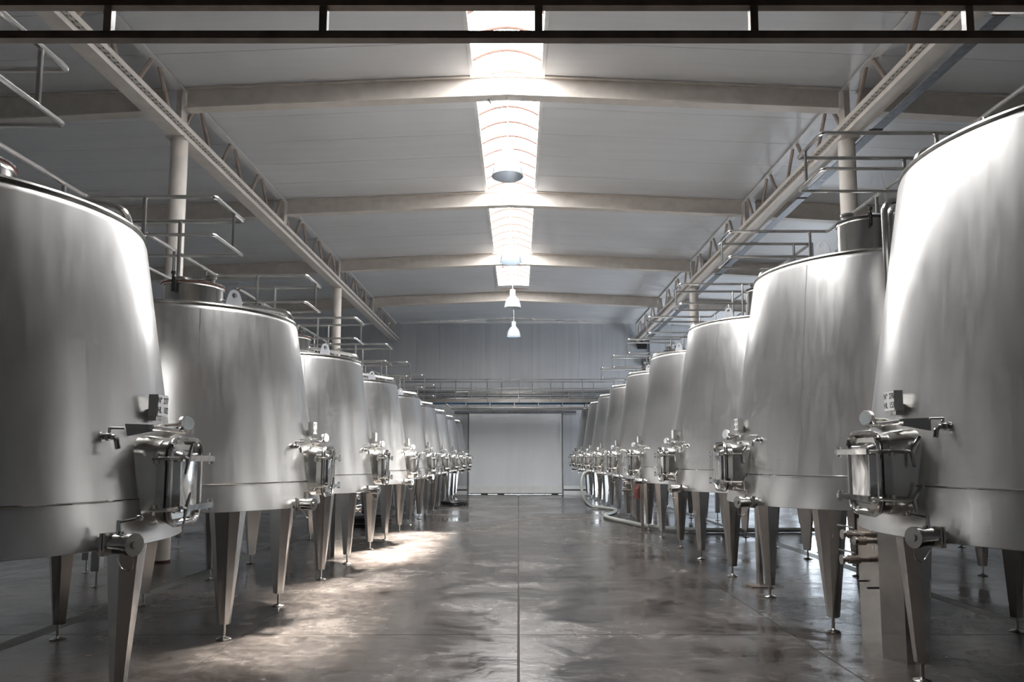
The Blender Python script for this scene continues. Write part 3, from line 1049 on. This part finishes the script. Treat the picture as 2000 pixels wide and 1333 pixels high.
# a second row of tanks back to back with the right row; only their feet show
S = SPEC['R']
back = thing('wine_tank', '', 'tank', (6.95, S['y'] + 2 * D, 0), 'back row of stainless tanks on the right')
rb, rt, zb, zt = 1.40, 1.10, 1.10, 3.30
part('tank_body', MB().lathe([(0.02, zb + .08), (rb - .05, zb + .02), (rb, zb), (rt, zt - .02), (rt - .03, zt), (0.3, zt + .15), (0.02, zt + .16)], 64, cap0=True, cap1=True), 'tank_steel', back)
for ax, ay in ((1, -1), (1, 1), (-1, 1), (-1, -1)):
    ang = atan2(ay, ax)
    rr = sqrt(2) * 0.8
    c_, s_ = cos(ang), sin(ang)
    mb = MB().loft([[(x, y_, 0.13) for x, y_ in ((0.045, -0.018), (0.045, 0.018), (0.012, 0.048), (-0.04, 0.048), (-0.04, -0.048), (0.012, -0.048))],
                    [(x, y_, zb + 0.05) for x, y_ in ((0.13, -0.05), (0.13, 0.05), (0.045, 0.145), (-0.075, 0.145), (-0.075, -0.145), (0.045, -0.145))]])
    mb.map(lambda a, b, h: (c_ * (rr + a) - s_ * b, s_ * (rr + a) + c_ * b, h))
    lg = part('leg', mb, 'leg_steel', back, 10)
    ft = MB().lathe([(0.062, 0.0), (0.064, 0.006), (0.02, 0.022), (0.014, 0.03), (0.014, 0.135)], 16, cap0=True, cap1=True)
    ft.map(lambda a, b, h: (c_ * (rr + a) - s_ * b, s_ * (rr + a) + c_ * b, h))
    part('foot', ft, 'hatch_steel', lg)
tr = tree_of(back)
bl = ['stainless tank of the back row on the right, behind the third tall tank', 'stainless tank of the back row on the right, behind the fourth tall tank', 'stainless tank of the back row on the right, behind the fifth tall tank']
back['label'] = bl[0]
for k in (1, 2):
    c = copy_tree(back, None, tr)
    c.location = (6.95, S['y'] + (2 + k) * D, 0)
    c['label'] = bl[k]

# ------------------------------------------------------------------ guard rails on the tank tops
ordw = ['first', 'second', 'third', 'fourth', 'fifth', 'sixth', 'seventh', 'eighth', 'ninth']


def build_rail(side):
    S = SPEC[side]
    sx = S['s']
    z1, z2 = S['rail']
    root = thing('guard_rail', '', 'railing', (S['x'], S['y'], 0), 'tubular guard rails over the tanks')

    def P(name, mb, mat):
        if sx < 0:
            mb.map(lambda x, y, z: (-x, y, z)).flip()
        return part(name, mb, mat, root)

    xe, xr, yn, yf = S['xe'], S['xr'], S['rn'], S['rf']
    ys = yf - D
    P('top_rail', MB().tube(fillet([(xr, ys + 0.07, z1), (xr, yn, z1), (xe, yn, z1), (xe, yf, z1), (xr, yf, z1)], 0.045, 4), 0.021, 8), 'tube_steel')
    P('mid_rail', MB().tube(fillet([(xr, ys + 0.35, z2), (xr, yn - 0.02, z2)], 0.045, 4), 0.017, 8), 'tube_steel')
    P('mid_rail', MB().tube(fillet([(xr, yn, z2), (xe, yn, z2), (xe, yf, z2), (xr, yf, z2)], 0.045, 4), 0.017, 8), 'tube_steel')
    xm = -0.42
    for x, y_, zlo in ((xm, yn, S['dk']), (xm, yf, S['dk']), (xr, yn - 0.35, S['dk']), (xr, yf - 0.05, S['dk']), (xr, ys + 1.1, S['dk'])):
        P('post', MB().tube([(x, y_, zlo), (x, y_, z1)], 0.021, 8), 'tube_steel')
    P('post', MB().tube([(xe, (yn + yf) / 2 + 0.1, z2), (xe, (yn + yf) / 2 + 0.1, z1)], 0.016, 8), 'tube_steel')
    return root


for side, nm in (('L', 'left'), ('R', 'right')):
    S = SPEC[side]
    root = build_rail(side)
    tr = tree_of(root)
    for k in range(0, 8):
        r_ = root if k == 0 else copy_tree(root, None, tr)
        r_.location = (S['x'], S['y'] + D * k, 0)
        r_['label'] = 'tubular steel guard rail above the %s tank of the %s row' % (ordw[k], nm)

# walkways behind the rails
for side, nm in (('L', 'left'), ('R', 'right')):
    S = SPEC[side]
    s = S['s']
    xi, xo = S['x'] - s * 0.40, (-5.16 if side == 'L' else 5.02)
    t = thing('walkway', 'grated steel walkway running behind the tops of the %s row of tanks' % nm, 'walkway', (0, 0, 0), 'high walkways')
    a, b_ = sorted((xi, xo))
    y0 = S['y'] - D / 2
    me = MB().box(a, b_, 0.02, D - 0.02, S['dk'] - 0.035, S['dk']).mesh('deck_panel', 'grating', 0)
    for k in range(8):
        part('deck_panel', me, None, t, loc=(0, y0 + k * D, 0))
    part('edge_beam', MB().box(xo - 0.03, xo + 0.03, y0, y0 + 8 * D, S['dk'] - 0.13, S['dk'] - 0.036), 'tube_steel', t)
    if side == 'L':
        spots = [(-5.11, 9.0), (-5.11, 12.6), (-5.11, 16.67), (-5.11, 22.9)]
    else:
        spots = [(4.97, 5.9), (4.97, 12.2), (4.97, 18.4), (4.97, 24.6)]
    for x, y_ in spots:
        lg = part('leg', MB().box(x - 0.05, x + 0.05, y_ - 0.05, y_ + 0.05, 0.19, S['dk'] - 0.131), 'tube_steel', t)
        part('foot', MB().lathe([(0.06, 0.0), (0.06, 0.008), (0.014, 0.02), (0.014, 0.195)], 16, (x, y_), True, True), 'hatch_steel', lg)
# service frame legs standing behind the left walkway
t = thing('pipe_stand', 'square-legged steel stand behind the left tanks, next to the near column', 'stand', (-5.88, 11.45, 0))
for dy in (-1.35, 1.35):
    lg = part('leg', MB().box(-0.045, 0.045, dy - 0.045, dy + 0.045, 0.17, 1.5), 'tube_steel', t)
    part('foot', MB().lathe([(0.055, 0.0), (0.055, 0.008), (0.013, 0.02), (0.013, 0.175)], 16, (0, dy), True, True), 'hatch_steel', lg)
part('crossbar', MB().box(-0.04, 0.04, -1.30, 1.30, 1.42, 1.50), 'tube_steel', t)

# access ladder tubes between the first two right tanks
t = thing('access_ladder', 'bent tube ladder leaning in the gap behind the Nº 276 tank', 'ladder', (0, 0, 0))
for dx, yy in ((0, 5.95), (0.10, 6.06)):
    part('stringer', MB().tube(fillet([(3.09 + dx, yy, 0.0), (3.07 + dx, yy, 3.70), (3.45 + dx, yy, 3.74)], 0.10, 6), 0.026, 10), 'tube_steel', t)
for k in range(13):
    z = 0.30 + 0.27 * k
    part('rung', MB().tube([(3.088 - z * 0.005, 5.95, z), (3.188 - z * 0.005, 6.06, z)], 0.010, 6), 'tube_steel', t)

# ------------------------------------------------------------------ bridge overhead near the camera
t = thing('overhead_bridge', 'dark steel footbridge frame crossing overhead at the top of the picture', 'footbridge', (0, 0, 0))
yb, xa, xb = 3.20, -4.45, 4.75
part('lower_tube', MB().box(xa, xb, yb - 0.02, yb + 0.025, 3.476, 3.512), 'dark_steel', t)
part('upper_tube', MB().box(xa, xb, yb - 0.02, yb + 0.025, 3.635, 3.675), 'dark_steel', t)
for k in range(-4, 5):
    x = 0.093 + 0.995 * k
    part('post', MB().box(x - 0.018, x + 0.018, yb - 0.015, yb + 0.02, 3.512, 3.635), 'tube_steel' if abs(k) == 2 else 'dark_steel', t)
part('deck', MB().box(xa, xb, yb - 1.0, yb + 0.02, 3.676, 3.70), 'dark_steel', t)
part('edge_board', MB().box(xa + 0.3, xb - 0.3, yb + 0.021, yb + 0.03, 3.676, 3.84), 'dark_steel', t)
part('lower_tube', MB().box(xa, xb, yb - 1.0, yb - 0.96, 3.476, 3.512), 'dark_steel', t)
part('upper_tube', MB().box(xa, xb, yb - 1.0, yb - 0.96, 3.635, 3.675), 'dark_steel', t)
for x in (xa + 0.02, xb - 0.02):
    for yy in (yb - 0.98, yb):
        part('leg', MB().box(x - 0.03, x + 0.03, yy - 0.02, yy + 0.02, 0.0, 3.476), 'dark_steel', t)

# ------------------------------------------------------------------ far footbridge
t = thing('far_footbridge', 'stainless footbridge with tube railing crossing before the back wall', 'footbridge', (0, 0, 0))
y0, y1, xa, xb = 29.0, 30.0, -4.9, 5.35
part('deck', MB().box(xa, xb, y0 + 0.02, y1 - 0.02, 3.80, 3.83), 'grating', t)
part('kick_board', MB().box(xa, xb, y0, y0 + 0.012, 3.75, 3.90), 'hatch_steel', t)
part('kick_board', MB().box(xa, xb, y1 - 0.012, y1, 3.75, 3.90), 'hatch_steel', t)
for yy in (y0 + 0.03, y1 - 0.05):
    part('lower_tube', MB().box(-2.72, 2.80, yy, yy + 0.05, 3.53, 3.59), 'tube_steel', t)
    for k in range(-2, 4):
        x = -0.02 + 0.965 * k - 0.15
        part('frame_post', MB().box(x - 0.02, x + 0.02, yy + 0.005, yy + 0.045, 3.59, 3.80), 'tube_steel', t)
    for s, x in ((1, -2.72), (-1, 2.80)):
        part('brace', MB().tube([(x, yy + 0.025, 3.56), (x - s * 0.25, yy + 0.025, 3.78)], 0.028, 6), 'tube_steel', t)
for yy in (y0 + 0.006, y1 - 0.006):
    part('handrail', MB().tube([(xa, yy, 4.69), (xb, yy, 4.69)], 0.022, 8), 'tube_steel', t)
    part('mid_rail', MB().tube([(xa, yy, 4.33), (xb, yy, 4.33)], 0.014, 8), 'tube_steel', t)
    part('mid_rail', MB().tube([(xa, yy, 4.12), (xb, yy, 4.12)], 0.014, 8), 'tube_steel', t)
    for k in range(-3, 4):
        x = 0.02 + 1.265 * k + (0.0 if yy < 29.5 else 0.55)
        part('rail_post', MB().tube([(x, yy, 3.76), (x, yy, 4.69)], 0.018, 8), 'tube_steel', t)
for x in (xa + 0.02, xb - 0.02):
    for yy in (y0 + 0.05, y1 - 0.05):
        part('leg', MB().box(x - 0.03, x + 0.03, yy - 0.03, yy + 0.03, 0, 3.80), 'tube_steel', t)

# pipes on the back wall
for k, (z, r) in enumerate(((4.40, 0.05), (4.24, 0.03), (4.12, 0.05))):
    o = part('wall_pipe', MB().tube([(-5.0, YB - 0.14, z), (5.0, YB - 0.14, z)], r, 10), 'tube_steel')
    tag(o, ['upper', 'slim middle', 'lower'][k] + ' stainless pipe on the back wall behind the footbridge', 'pipe', 'wall pipes')
for k in range(-2, 3):
    o = part('pipe_bracket', MB().box(k * 2.15 - 0.02, k * 2.15 + 0.03, YB - 0.195, YB, 3.95, 4.46), 'tube_steel')
    tag(o, ['far left', 'left', 'middle', 'right', 'far right'][k + 2] + ' upright bracket holding the pipes on the back wall', 'bracket', 'pipe brackets')
o = part('blue_hose', MB().tube([(-3.4, 29.45, 3.765)] + [(-3.0 + 0.4 * i, 29.5 + 0.05 * sin(i * 1.7), 3.765) for i in range(14)] + [(2.9, 29.5, 3.765)], 0.028, 8), 'blue_plastic')
tag(o, 'blue hose lying under the deck of the far footbridge', 'hose')

# flood lights on the back wall
for k, (x, z) in enumerate(((5.34, 6.40), (5.55, 5.62))):
    t = thing('flood_light', ['upper black flood light on the back wall beside the right truss', 'lower black flood light on the back wall beside the right truss'][k], 'light', (x, YB - 0.02, z), 'flood lights')
    part('case', MB().loft([[(-0.17, -0.02, -0.12), (0.17, -0.02, -0.12), (0.17, -0.02, 0.12), (-0.17, -0.02, 0.12)], [(-0.21, -0.20, -0.16), (0.21, -0.20, -0.16), (0.21, -0.22, 0.10), (-0.21, -0.22, 0.10)]]).flip(), 'black_plastic', t)
    part('glass', MB().box(-0.17, 0.17, -0.228, -0.212, -0.12, 0.07), 'dial_face' if k else 'black_rubber', t)
    part('bracket', MB().tube(fillet([(-0.22, -0.1, 0), (-0.22, -0.1, 0.2), (0.22, -0.1, 0.2), (0.22, -0.1, 0)], 0.03), 0.014, 6), 'black_plastic', t)
    part('wall_arm', MB().box(-0.04, 0.04, -0.12, 0.02, 0.17, 0.22), 'black_plastic', t)
tag(part('wall_conduit', MB().box(5.66, 5.71, YB - 0.06, YB, 3.6, 7.1), 'galvanised'), 'grey cable conduit rising beside the flood lights', 'conduit')

# ------------------------------------------------------------------ control columns between tanks
def control_column(loc, s, lab, valves=True):
    t = thing('control_column', lab, 'control column', loc, 'stainless control columns')
    poly = [(0.0, 0.17), (0.01, -0.15), (0.11, -0.32), (0.17, -0.32), (0.20, -0.29), (0.20, 0.27), (0.17, 0.3), (0.11, 0.3)]

    def P(name, mb, mat, parent=t, smooth=20):
        if s > 0:
            mb.map(lambda x, y, z: (-x, y, z)).flip()
        return part(name, mb, mat, parent, smooth)
    hs = P('housing', MB().prism(poly, 0.0, 1.05), 'hatch_steel', smooth=10)
    P('base_strip', MB().prism([(x * 0.97 + 0.005, y * 0.97) for x, y in poly], -0.001, 0.004), 'black_rubber', t, 10)
    for k, (y, z, l) in enumerate(((0.06, 0.93, 0.16), (-0.06, 0.89, 0.12), (0.0, 0.735, 0.20))):
        v = P('valve', MB().tube([(0.02, y, z), (-l, y, z)], [0.022] * 2, 12).tube([(-l * 0.35, y, z), (-l * 0.8, y, z)], 0.034, 12).tube([(-l * 0.55, y, z), (-l * 0.55, y, z + 0.05)], 0.012, 8), 'dark_steel')
        P('valve_cap', MB().tube([(-l, y, z), (-l - 0.018, y, z)], 0.040, 16), 'polished_steel', v)
        P('valve_lever', MB().tube(fillet([(-l * 0.55, y, z + 0.05), (-l * 0.55 - 0.02, y + 0.02, z + 0.058), (-l * 0.55 - 0.10, y + 0.06, z + 0.075)], 0.02), [0.007] * 8, 6), 'tube_steel', v)
    for y, z in ((0.10, 0.55), (-0.06, 0.52)):
        P('pin', MB().tube([(0.01, y, z), (-0.045, y, z)], 0.010, 8), 'black_plastic')
    for y, z, c in ((0.11, 1.0, 'red_gasket'), (-0.05, 0.985, 'sign_white'), (-0.08, 0.84, 'sign_white')):
        P('sticker', MB().box(-0.003 + 0.006, 0.001 + 0.006, y - 0.012, y + 0.012, z - 0.017, z + 0.017), c, t, 0)
    return t


control_column((2.83, 6.0, 0), -1, 'tall stainless control column with valves beside the Nº 276 tank')
control_column((2.86, 18.75, 0), -1, 'small distant stainless control column between fifth and sixth right tanks')
control_column((-2.72, 11.70, 0), 1, 'stainless control column between third and fourth left tanks')

# dark post with a reddish cylinder
t = thing('hose_post', 'slim dark post on a flat foot between the fourth and fifth right tanks', 'post', (2.58, 15.35, 0))
part('post', MB().box(-0.03, 0.03, -0.03, 0.03, 0.01, 1.30), 'dark_steel', t)
part('foot_plate', MB().box(-0.10, 0.10, -0.08, 0.08, 0, 0.012), 'dark_steel', t)
part('arm', MB().box(-0.12, -0.03, -0.012, 0.012, 1.08, 1.11), 'dark_steel', t)
o = thing('red_cylinder', 'reddish brown cylinder hanging on the slim dark post', 'cylinder', (2.46, 15.28, 0.70))
part('body', MB().lathe([(0.03, 0), (0.062, 0.012), (0.065, 0.03), (0.065, 0.30), (0.05, 0.345), (0.02, 0.36)], 24, cap0=True, cap1=True), 'red_brown', o)
part('neck', MB().lathe([(0.02, 0.36), (0.02, 0.38), (0.03, 0.382), (0.03, 0.40)], 16, cap0=True, cap1=True), 'hatch_steel', o)

# standpipe with base plate in the gap behind the second right tank
t = thing('standpipe', 'round pale pipe on a dark base plate between second and third right tanks', 'pipe', (2.94, 9.05, 0))
part('pipe', MB().lathe([(0.042, 0.01), (0.042, 1.5)], 20, cap0=True, cap1=True), 'tube_steel', t)
part('base_plate', MB().box(-0.13, 0.13, -0.12, 0.12, 0, 0.012), 'dark_steel', t)

# ------------------------------------------------------------------ hoses
def smooth_path(pts, sub=8):
    P_ = [Vector(p) for p in pts]
    out = []
    for i in range(len(P_) - 1):
        p0, p1, p2, p3 = P_[max(i - 1, 0)], P_[i], P_[i + 1], P_[min(i + 2, len(P_) - 1)]
        for k in range(sub):
            t_ = k / sub
            out.append(0.5 * ((2 * p1) + (p2 - p0) * t_ + (2 * p0 - 5 * p1 + 4 * p2 - p3) * t_ ** 2 + (3 * p1 - p0 - 3 * p2 + p3) * t_ ** 3))
    out.append(P_[-1])
    return out


r = 0.048
o = thing('grey_hose', 'grey ribbed hose hanging from a right tank valve and snaking along the floor', 'hose')
part('tube', MB().tube(smooth_path([(2.16, 22.55, 1.10), (2.02, 22.5, 1.08), (1.93, 22.4, 0.85), (1.93, 22.3, 0.50), (2.02, 22.3, 0.22), (2.22, 22.6, 0.07), (2.45, 22.5, r + .004), (2.72, 21.9, r + .004), (2.82, 21.3, r + .004),
     (2.60, 20.3, r + .004), (2.26, 19.3, r + .004), (2.33, 18.3, r + .004), (2.60, 17.2, r + .004), (2.85, 16.3, r + .004), (3.35, 15.65, r + .004), (4.2, 15.40, r + .004), (5.2, 15.45, r + .004), (6.3, 15.5, r + .004)]), r, 10), 'grey_hose', o)
part('coupling', MB().tube([(2.20, 22.56, 1.105), (2.10, 22.53, 1.10)], 0.06, 12), 'tube_steel', o)


def coil(name, lab, c, r0, rt_, turns, up=None):
    o = thing(name, lab, 'hose', c, 'coiled black hoses')
    pts = []
    n = int(turns * 24)
    for i in range(n):
        a = 2 * pi * i / 24
        rr = r0 + 0.05 * sin(a * 0.37) + 0.012 * i / 24
        pts.append((rr * cos(a) * 1.15, rr * sin(a), rt_ + 0.002 + (i / n) * rt_ * 3.0 + 0.008 * sin(a * 2.3)))
    part('tube', MB().tube(pts, rt_, 8), 'black_rubber', o)
    if up:
        e = pts[-1]
        part('riser', MB().tube(smooth_path([e] + up), rt_, 8), 'grey_hose', o)
    part('coupling', MB().tube([(r0 * 1.2, 0.02, 0.04), (r0 * 1.2 + 0.12, -0.03, 0.04)], 0.032, 10), 'rust', o)


coil('black_hose', 'black hose coiled on the floor at the far end of the left row', (-2.14, 24.4, 0), 0.30, 0.028, 4, [(-0.05, -0.5, 0.12), (-0.10, -1.2, 0.45), (-0.08, -1.9, 0.95), (-0.06, -2.1, 1.08)])
coil('black_hose', 'black hose coiled on the floor under the left tanks', (-3.75, 17.95, 0), 0.45, 0.03, 4)
